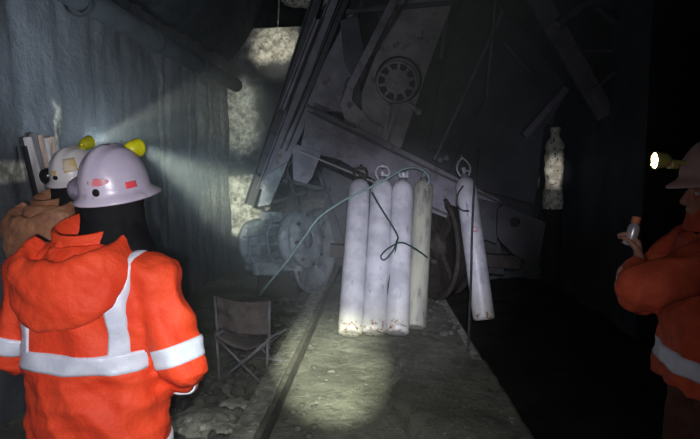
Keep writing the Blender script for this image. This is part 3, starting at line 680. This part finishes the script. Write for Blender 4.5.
    def wr_fn(p, n):
        q = p + V((seed * 3.1, 0, 0))
        w = noise.noise(V((q.x * 5, q.y * 5, q.z * 9 + 3 * q.x))) * .016 + abs(noise.noise(V((q.x * 9 + 3 * q.z, q.y * 9, q.z * 5)))) * -.026 + abs(noise.noise(V((q.x * 4 - 9 * q.z, q.y * 4, q.z * 9)))) * -.016 + noise.noise(q * 22) * .003
        fold = abs(math.sin((p.z * 1.0 + abs(p.x) * .55 + .25 * noise.noise(q * 3)) * 34)) * .006 if p.z < 1.0 else 0
        return w - fold
    bm = bmesh.new(); torso(bm)
    for a in arms: sleeve(bm, *a[:3])
    me = remesh(bm, .0095, 7, .5); displace(me, wr_fn); jk = link('jacket', me, jacket, e, True)
    # collar
    bm = bmesh.new(); col = []
    for z, k in ((1.40, 1.15), (1.45, 1.02), (1.50, 1.04), (1.505, .94), (1.44, .90)):
        col.append([V((.118 * k * math.cos(a), .118 * k * math.sin(a) + .005, z + (.035 * math.sin(a) if z > 1.44 else 0) + (.035 * max(0, math.cos(a - .3)) ** 6 if z > 1.48 else 0))) for a in [2 * math.pi * i / 36 for i in range(36)]])
    loft(bm, col, cap=False); me = bpy.data.meshes.new('c'); bmesh.ops.recalc_face_normals(bm, faces=bm.faces); bm.to_mesh(me); bm.free(); displace(me, lambda p, n: .006 * fbm(p, 12, 3)); o = link('collar', me, jacket, jk, True)
    # bvhs for the bands
    def bvh_of(f):
        bm = bmesh.new(); f(bm); me = remesh(bm, .0095, 7, .5); displace(me, wr_fn)
        t_ = BVHTree.FromPolygons([v.co.copy() for v in me.vertices], [tuple(p.vertices) for p in me.polygons]); bpy.data.meshes.remove(me); return t_
    bt = bvh_of(torso); full = BVHTree.FromPolygons([v.co.copy() for v in jk.data.vertices], [tuple(p.vertices) for p in jk.data.polygons])
    def strip(nm, rows, closed, off=.0035):
        """rows: list of lists of (origin, dir, bvh) -> thin band hugging the cloth"""
        bm = bmesh.new(); out = []
        for r in rows:
            rr = []
            for o_, d_, bv in r:
                h = bv.ray_cast(o_, d_, 1.0)
                rr.append((h[0] if h[0] else o_ + d_ * .1, d_))
            out.append(rr)
        n_ = len(out); k_ = len(out[0])
        F_ = [[bm.verts.new(p + d * (off + .0035)) for p, d in r] for r in out]; B_ = [[bm.verts.new(p + d * (off - .016)) for p, d in r] for r in out]
        for i in range(n_ if closed else n_ - 1):
            j = (i + 1) % n_
            for k in range(k_ - 1): bm.faces.new((F_[i][k], F_[j][k], F_[j][k + 1], F_[i][k + 1])); bm.faces.new((B_[i][k + 1], B_[j][k + 1], B_[j][k], B_[i][k]))
            bm.faces.new((F_[i][0], B_[i][0], B_[j][0], F_[j][0])); bm.faces.new((F_[i][-1], F_[j][-1], B_[j][-1], B_[i][-1]))
        if not closed:
            for i in (0, -1):
                for k in range(k_ - 1): bm.faces.new((F_[i][k], F_[i][k + 1], B_[i][k + 1], B_[i][k]))
        me_ = bpy.data.meshes.new(nm); bmesh.ops.recalc_face_normals(bm, faces=bm.faces)
        bmesh.ops.smooth_vert(bm, verts=bm.verts, factor=.4, use_axis_x=True, use_axis_y=True, use_axis_z=True); bm.to_mesh(me_); bm.free()
        o_ = link(nm, me_, 'tape', jk, True); return o_
    def belt(z, w, nm='reflective_band', tilt=0):
        rows = []
        for i in range(96):
            a = 2 * math.pi * i / 96; d_ = V((math.cos(a), math.sin(a) * .8, 0)).normalized()
            rows.append([(V((0, 0, z + tilt * math.cos(a) + w * (k / 6 - .5))), d_, bt) for k in range(7)])
        strip(nm, rows, True)
    def armband(sh, el, t_, w):
        sh, el = V(sh), V(el); M = frame(el - sh); c_ = sh.lerp(el, t_)
        def one(bm, sh=sh, el=el):
            for a in arms:
                if (V(a[0]) - V(sh)).length < .01 or (V(a[1]) - V(sh)).length < .01: sleeve(bm, *a[:3])
        bv = bvh_of(one); rows = []
        for i in range(48):
            a = 2 * math.pi * i / 48; d_ = M @ V((math.cos(a), math.sin(a), 0))
            rows.append([(c_ + M @ V((0, 0, w * (k / 6 - .5))), d_, bv) for k in range(7)])
        strip('sleeve_band', rows, True)
    if tapes:
        for bz in belts: belt(bz, .068)
        if hemband: belt(hemz + .045, .05, 'hem_band')
        for a in (arms if bands else ()):
            armband(a[0], a[1], .84, .068); armband(a[1], a[2], .62, .05)
    if straps:
        for s in (-1, 1):
            x0 = s * strapx * jw; rows = []
            path = [(1.06 + .19 * i / 14, R(180), 0) for i in range(15)] + [(1.25, R(180 - 10 * i), 1) for i in range(1, 18)] + [(1.25 - .19 * i / 14, R(0), 0) for i in range(0, 15)]
            for z, a, fan in path:
                up = max(0, math.sin(a)); xx = x0 + s * .012 * up
                d_ = V((0, math.cos(a), math.sin(a)))
                rows.append([(V((xx + (k / 6 - .5) * .055 * s, 0, z)), d_, full if fan else bt) for k in range(7)])
            strip('shoulder_band', rows, False)
    # hood hanging on the back
    if hood:
        bm = bmesh.new()
        pts = [V((-.165, -.02, 1.41)), V((-.170, -.10, 1.345)), V((-.115, -.165, 1.285)), V((0, -.19, 1.285)), V((.10, -.17, 1.32)), V((.15, -.10, 1.375)), V((.145, -.01, 1.42))]
        pp = smooth_path(pts, 6); rings = []
        for i, p_ in enumerate(pp):
            t_ = i / (len(pp) - 1); d_ = (pp[min(i + 1, len(pp) - 1)] - pp[max(i - 1, 0)]).normalized()
            nrm = V((p_.x * 1.0, p_.y - .0, 0)).normalized(); up = d_.cross(nrm).normalized()
            if up.z < 0: up = -up
            k = math.sin(math.pi * (.08 + .84 * t_)) ** .7
            w_, h_ = .022 + .026 * k, .040 + .085 * k * (1.12 - .45 * t_)
            rings.append([p_ + nrm * w_ * math.cos(a) + up * h_ * math.sin(a) for a in [2 * math.pi * q / 24 for q in range(24)]])
        loft(bm, rings)
        loft(bm, [ring((0, -.03, z), rx, ry, n=32) for z, rx, ry in ((1.34, .17, .14), (1.385, .150, .135), (1.425, .125, .12), (1.445, .11, .105))])
        me = remesh(bm, .0095, 6, .5)
        displace(me, lambda p, n: .020 * noise.noise(V((p.x * 6 + 4 * p.z, p.y * 6, p.z * 7)) + V((seed, 0, 0))) - .020 * abs(noise.noise(V((p.x * 7 + 6 * p.z, p.y * 5, p.z * 11 + 5 * p.x)))) + .004 * noise.noise(p * 30))
        link('hood', me, hoodmat or jacket, jk, True)
    # centre back seam + hem
    # ---- trousers and boots
    bm = bmesh.new()
    loft(bm, [ring((0, 0, z), rx, ry) for z, rx, ry in ((.80, .18, .135), (.90, .19, .14), (1.0, .175, .13))])
    for s in (-1, 1):
        capsule(bm, (s * .095, 0, .84), (s * .112, .03, .50), .108, .088, 20); capsule(bm, (s * .112, .03, .50), (s * .12, -.01, .22), .088, .078, 20)
        M = Matrix.Identity(3); loft(bm, [ring((s * .118, 0, .30), .083, .086), ring((s * .12, -.01, .10), .082, .088)])
    me = remesh(bm, .011, 5, .5); displace(me, lambda p, n: .010 * noise.noise(V((p.x * 8, p.y * 8, p.z * 14))) ); link('trousers', me, trousers, e, True)
    for s in (-1, 1):
        bm = bmesh.new(); cx = s * .12
        loft(bm, [ring((cx, -.01, .26), .055, .06), ring((cx, -.01, .12), .055, .062), ring((cx, .01, .06), .052, .10, pw=2.5), ring((cx, .035, .03), .05, .135, pw=2.6), ring((cx, .035, .015), .05, .14, pw=2.6)])
        sph(bm, (cx, .10, .055), (.05, .065, .045), sub=3); me = remesh(bm, .007, 4); b_ = link('boot', me, 'boot', e, True)
        bm = bmesh.new(); loft(bm, [ring((cx, .035, z), .054, .145, pw=2.6, n=32) for z in (0, .022)]); obj('sole', bm, 'black_plastic', b_)
    return e, HP, HM
def hard_hat(par, HP, HM, m, lamp_m='yellow', tilt=0, W_=.106, L_=.122, H_=.150, lamp=(0, .105, .11)):
    T = HM @ Matrix.Rotation(tilt, 3, 'X'); base = HP + V((0, 0, .055)); X = lambda p: base + T @ V(p)
    bm = bmesh.new(); n = 64; rings = []
    def rg(f, z, brim=0):
        out = []
        for i in range(n):
            a = 2 * math.pi * i / n; fx = max(0, math.sin(a)) ** 3
            k = 1 + (.0 if not brim else 0)
            rx = W_ * f + brim * (.026); ry = L_ * f + brim * (.022 + .028 * fx)
            rid = 0
            if 0 < f < .97 and z > .02:
                xx = rx * math.cos(a)
                rid = .008 * math.exp(-(xx / .016) ** 4) + .004 * math.exp(-((abs(xx) - .052) / .009) ** 2)
            zz = z - brim * (.010 + .010 * fx)
            out.append(X((rx * math.cos(a), ry * math.sin(a), zz + rid)))
        return out
    rings.append(rg(.93, -.004)); rings.append(rg(.99, -.004, 1)); rings.append(rg(1.0, .000, 1)); rings.append(rg(1.0, .004, .96)); rings.append(rg(1.0, .010, .25)); rings.append(rg(1.0, .018, 0))
    for k in range(1, 15):
        a = k / 15 * math.pi / 2; rings.append(rg(math.cos(a) ** .82, .018 + (H_ - .018) * math.sin(a) ** 1.05))
    rings.append(rg(.02, H_))
    for k in range(14, 0, -1):
        a = k / 15 * math.pi / 2; rings.append([p - (p - X((0, 0, 0))).normalized() * .004 for p in rg(math.cos(a) ** .82 * .96, .014 + (H_ - .022) * math.sin(a) ** 1.05)])
    rings.append(rg(.93, -.002))
    loft(bm, rings, cap=False); hh = obj('hard_hat', bm, m, par, True)
    # lamp on its clip
    lp = V(lamp)
    bm = bmesh.new(); box(bm, X(lp + V((0, -.030, -.018))), (.045, .030, .030), T); cl = obj('lamp_clip', bm, lamp_m, hh, bevel=.006)
    bm = bmesh.new(); lathe(bm, [(.001, -.02), (.020, -.018), (.028, 0), (.031, .02), (.034, .028), (.034, .036), (.030, .038), (.028, .032)], X(lp), T @ frame(V((0, 1, 0))), 24, False); lm = obj('cap_lamp', bm, lamp_m, hh, True)
    bm = bmesh.new(); lathe(bm, [(.001, .031), (.029, .031), (.029, .033), (.001, .034)], X(lp), T @ frame(V((0, 1, 0))), 24); obj('lamp_lens', bm, 'lamp_glow', lm, True) if False else obj('lamp_lens', bm, 'lamp_glow', hh, True)
    return hh, X, T, lp
def patch(par, X, T, az, el, w, h, m, nm='sticker', W_=.106, L_=.122, H_=.150, rz=False):
    """small sticker curved over the shell: azimuth az (0=+x, 90=front), height fraction el"""
    bm = bmesh.new(); nu, nv = 10, 6; F_ = []
    for j in range(nv + 1):
        r_ = []
        for i in range(nu + 1):
            u, v = i / nu - .5, j / nv - .5
            if rz and u * u + v * v > .25: s = .5 / math.sqrt(u * u + v * v); s = max(s, .0); u *= s; v *= s
            a = R(az) + u * w / .13; z = el * H_ + v * h; q = max(0, min(1, (z - .018) / (H_ - .018))); th = math.asin(q ** (1 / 1.05)); f = math.cos(th) ** .82
            p = V((W_ * f * math.cos(a), L_ * f * math.sin(a), z)); nn = V((p.x / W_ ** 2, p.y / L_ ** 2, p.z / H_ ** 2)).normalized()
            r_.append((X(p + nn * .0028), X(p - nn * .004)))
        F_.append(r_)
    A_ = [[bm.verts.new(p[0]) for p in r_] for r_ in F_]; B_ = [[bm.verts.new(p[1]) for p in r_] for r_ in F_]
    for j in range(nv):
        for i in range(nu): bm.faces.new((A_[j][i], A_[j][i + 1], A_[j + 1][i + 1], A_[j + 1][i])); bm.faces.new((B_[j][i], B_[j + 1][i], B_[j + 1][i + 1], B_[j][i + 1]))
    for i in range(nu): bm.faces.new((A_[0][i], B_[0][i], B_[0][i + 1], A_[0][i + 1])); bm.faces.new((A_[nv][i], A_[nv][i + 1], B_[nv][i + 1], B_[nv][i]))
    for j in range(nv): bm.faces.new((A_[j][0], A_[j + 1][0], B_[j + 1][0], B_[j][0])); bm.faces.new((A_[j][nu], B_[j][nu], B_[j + 1][nu], A_[j + 1][nu]))
    return obj(nm, bm, m, par, True)
def ear_muff(par, X, T, s, m, pos=(.145, -.045, .015)):
    bm = bmesh.new(); c_ = X((s * pos[0], pos[1], pos[2])); M = T @ frame(V((s * .6, -.8, 0)), V((0, 0, 1)))
    rings = [[c_ + M @ V((q[0] * math.cos(a) * .9, q[0] * math.sin(a) * 1.12, q[1])) for a in [2 * math.pi * i / 28 for i in range(28)]] for q in ((.005, -.028), (.036, -.026), (.038, -.008), (.036, .004), (.030, .020), (.018, .030), (.004, .033))]
    loft(bm, rings); o = obj('ear_muff', bm, m, par, True)
    bm = bmesh.new(); tube(bm, [c_ + T @ V((0, 0, .02)), X((s * .124, -.01, pos[2] + .04)), X((s * .098, -.005, pos[2] + .05))], .006, 8, 5); obj('muff_arm', bm, 'black_plastic', par, True)

# worker at the front, seen from behind
p1 = P(94, 300, 1.82); p1.z = 0
arms1 = [(V((-.215, -.0, 1.36)), V((-.325, -.03, 1.02)), V((-.20, .20, .88)), V((.3, .9, -.2)), V((.7, -.2, -.5)), .5),
         (V((.215, -.0, 1.36)), V((.335, -.02, 1.01)), V((.22, .20, .86)), V((-.3, .9, -.2)), V((-.7, -.2, -.5)), .5)]
e1, hp, hm = person('person', 'worker in bright orange hooded jacket seen from behind, wearing a scuffed lilac-grey hard hat', p1, R(-8), 'orange', 'navy_cloth', arms1, headpos=(.068, .05, 1.545), seed=1, headrz=R(-14), hemz=.665, belts=(1.05,))
hh, X, T, lp = hard_hat(e1, hp, hm, 'helmet_lilac', tilt=R(11), H_=.168, lamp=(0, .100, .140))
patch(hh, X, T, 292, .20, .028, .026, 'black_plastic', 'vent_plug', rz=True)
patch(hh, X, T, 296, .42, .085, .024, 'red_smear', 'red_smear', rz=True)
patch(hh, X, T, 348, .26, .042, .022, 'red_mark', 'red_label')
ear_muff(hh, X, T, -1, 'muff_grey', (.122, -.050, .022)); e1.scale = (1, 1, .967)
LAMP1 = (e1, X(lp + V((0, .05, 0))))

# second worker, behind him by the left wall
p2 = P(58, 215, 2.72); p2.z = 0
arms2 = [(V((-.20, 0, 1.365)), V((-.27, -.02, 1.06)), V((-.18, .2, 1.02)), V((.3, .9, .1)), V((.8, -.2, -.4)), .5),
         (V((.20, 0, 1.365)), V((.27, -.02, 1.06)), V((.18, .2, 1.02)), V((-.3, .9, .1)), V((-.8, -.2, -.4)), .5)]
e2, hp, hm = person('person', 'worker in tan jacket by the left wall, with white hard hat and black ear muffs', p2, R(-18), 'tan_cloth', 'navy_cloth', arms2, headpos=(.078, .05, 1.525), seed=4, headrz=R(0), tapes=False, straps=False)
hh, X, T, lp2 = hard_hat(e2, hp, hm, 'helmet_white', tilt=R(16), lamp=(.03, .08, .150))
patch(hh, X, T, 272, .22, .034, .022, 'black_plastic', 'vent_plug', rz=True)
patch(hh, X, T, 268, .36, .05, .024, 'yellow_mark', 'yellow_label'); patch(hh, X, T, 315, .55, .075, .06, 'yellow_mark', 'yellow_label')
ear_muff(hh, X, T, -1, 'muff_black'); ear_muff(hh, X, T, 1, 'muff_black')
LAMP2 = (e2, X(lp2 + V((0, .05, 0))))

# worker at the right edge, in profile facing left
p3 = P(720, 300, 2.15); p3.z = 0
arms3 = [(V((-.205, 0.02, 1.35)), V((-.235, .33, 1.17)), V((-.10, .28, 1.32)), V((.45, .1, .85)), V((.3, .9, .0)), .75),
         (V((.205, 0.02, 1.33)), V((.23, .18, 1.10)), V((.08, .33, 1.16)), V((-.8, .2, .4)), V((.0, -.9, .3)), .6)]
arms3[0] = (V((-.195, 0.03, 1.355)), V((-.215, .40, 1.215)), V((.0, .300, 1.262)), V((.42, .0, .88)), V((.35, .9, .1)), .7)
e3, hp, hm = person('person', 'worker at the right edge in dim orange jacket, dusty hard hat and glowing cap lamp', p3, R(90), 'orange_shaded', 'brown_cloth', arms3, headpos=(0, .045, 1.53), seed=9, hood=False, hemz=.80, headrz=R(0), belts=(.905,), hemband=False, bands=False, straps=False, jw=1.10)
hh, X, T, lp3 = hard_hat(e3, hp, hm, 'helmet_dusty', lamp_m='amber', tilt=R(-2), lamp=(0, .185, .082))
bm = bmesh.new(); beam(bm, X((0, .09, .065)), X((0, .19, .078)), .03, .018); obj('lamp_bracket', bm, 'amber', hh, bevel=.003)
bpy.context.view_layer.update()
LAMP3 = (e3, X(lp3 + V((0, .05, 0))))
# flask in his hand
def w3(p): return e3.matrix_world @ V(p)
fb = w3((.038, .338, 1.290)); fl = empty('drink_flask', fb); tag(fl, 'small shiny metal flask with orange-brown cap held up by the worker at the right', 'flask')
fl.rotation_euler = (0, R(12), 0); fl.scale = (.72, .72, .78); fl.location.z += .045; fl.location.x += .01
bm = bmesh.new(); lathe(bm, [(.001, 0), (.026, 0), (.030, .006), (.030, .085), (.026, .10), (.016, .112), (.016, .118)], n=28); obj('body', bm, 'flask', fl, True)
bm = bmesh.new(); lathe(bm, [(.001, .112), (.020, .112), (.022, .116), (.022, .142), (.018, .146), (.001, .146)], n=24); obj('cap', bm, 'cap_orange', fl, True)

# ------------------------------------------------------------------ light and air
def spot(loc, target, power, deg, col, blend=.5, r=.02, name='lamp_and_fill_light'):
    l = bpy.data.lights.new(name, 'SPOT'); l.energy = power; l.spot_size = R(deg); l.spot_blend = blend; l.color = col; l.shadow_soft_size = r
    o = bpy.data.objects.new(name, l); C.objects.link(o); o.location = loc
    o.rotation_euler = (V(target) - V(loc)).to_track_quat('-Z', 'Y').to_euler(); return o
lw = lambda L_: L_[0].matrix_world @ L_[1]
spot(lw(LAMP1), P(243, 208, 8.7), 1500, 12, (.95, 1, .78), .8)
spot(lw(LAMP1), P(275, 215, 7.0), 300, 30, (.70, .88, 1), 1)
spot(lw(LAMP2), W(150, 40, XL), 85, 95, (.78, .9, 1), 1)  # added wide spill that brightens the upper left wall
spot(lw(LAMP2), P(277, 52, 8.8), 1100, 9, (1, .95, .80), 1)
spot(lw(LAMP2), P(243, 115, 8.8), 600, 13, (.9, 1, .9), 1)
spot(lw(LAMP3), P(555, 172, 7.6), 800, 5.5, (1, .95, .9), 1)
spot(lw(LAMP3), P(554, 170, 7.6), 60, 25, (.8, .85, 1), 1)
spot((.05, -.05, 1.80), G(330, 385), 190, 42, (.93, 1, .86), 1, .02)  # added broad fill over the floor, set at the photographer's lamp
# photographer's own cap lamp and phone light
spot((.05, -.05, 1.80), G(333, 368), 3900, 13, (.96, 1, .74), 1, .02)
spot((.05, -.05, 1.80), P(395, 262, 5.5), 960, 27, (.86, .86, 1), 1, .02)
spot((-.05, .02, 1.62), P(110, 300, 2), 125, 124, (1, .97, 1), 1, .01)
w = bpy.data.worlds.new('mine_air'); bpy.context.scene.world = w; w.use_nodes = True; t = w.node_tree
t.nodes['Background'].inputs[0].default_value = (.02, .022, .03, 1); t.nodes['Background'].inputs[1].default_value = .3
vs = t.nodes.new('ShaderNodeVolumeScatter'); vs.inputs['Color'].default_value = (.85, .95, 1, 1);  vs.inputs['Anisotropy'].default_value = .0
gp = t.nodes.new('ShaderNodeNewGeometry'); sx = t.nodes.new('ShaderNodeSeparateXYZ'); t.links.new(gp.outputs['Position'], sx.inputs[0])
dy = ramp(t, sx.outputs[1], 1.7, 3.2); dx = ramp(t, sx.outputs[0], .1, -1.0)         # the dust hangs along the left side, beyond the two workers
dz = ramp(t, sx.outputs[2], 3.2, 2.0)
cl = node(t, 'ShaderNodeVectorMath'); cl.operation = 'DISTANCE'; t.links.new(gp.outputs['Position'], cl.inputs[0]); cl.inputs[1].default_value = (-.75, 5.9, .75)
puff = mth(t, 'MULTIPLY', ramp(t, cl.outputs['Value'], 1.1, .2), .16)          # thicker dust in front of the drive motor
dens = mth(t, 'ADD', puff, mth(t, 'ADD', mth(t, 'MULTIPLY', mth(t, 'MULTIPLY', mth(t, 'MULTIPLY', dy, dx), dz), .028), .0002))
t.links.new(dens, vs.inputs['Density'])
t.links.new(vs.outputs[0], t.nodes['World Output'].inputs['Volume'])
sc = bpy.context.scene
sc.view_settings.view_transform = 'Standard'; sc.view_settings.look = 'None'; sc.view_settings.gamma = 1; sc.view_settings.exposure = 0; sc.view_settings.use_curve_mapping = False
if '_w' in mc: del mc['_w']
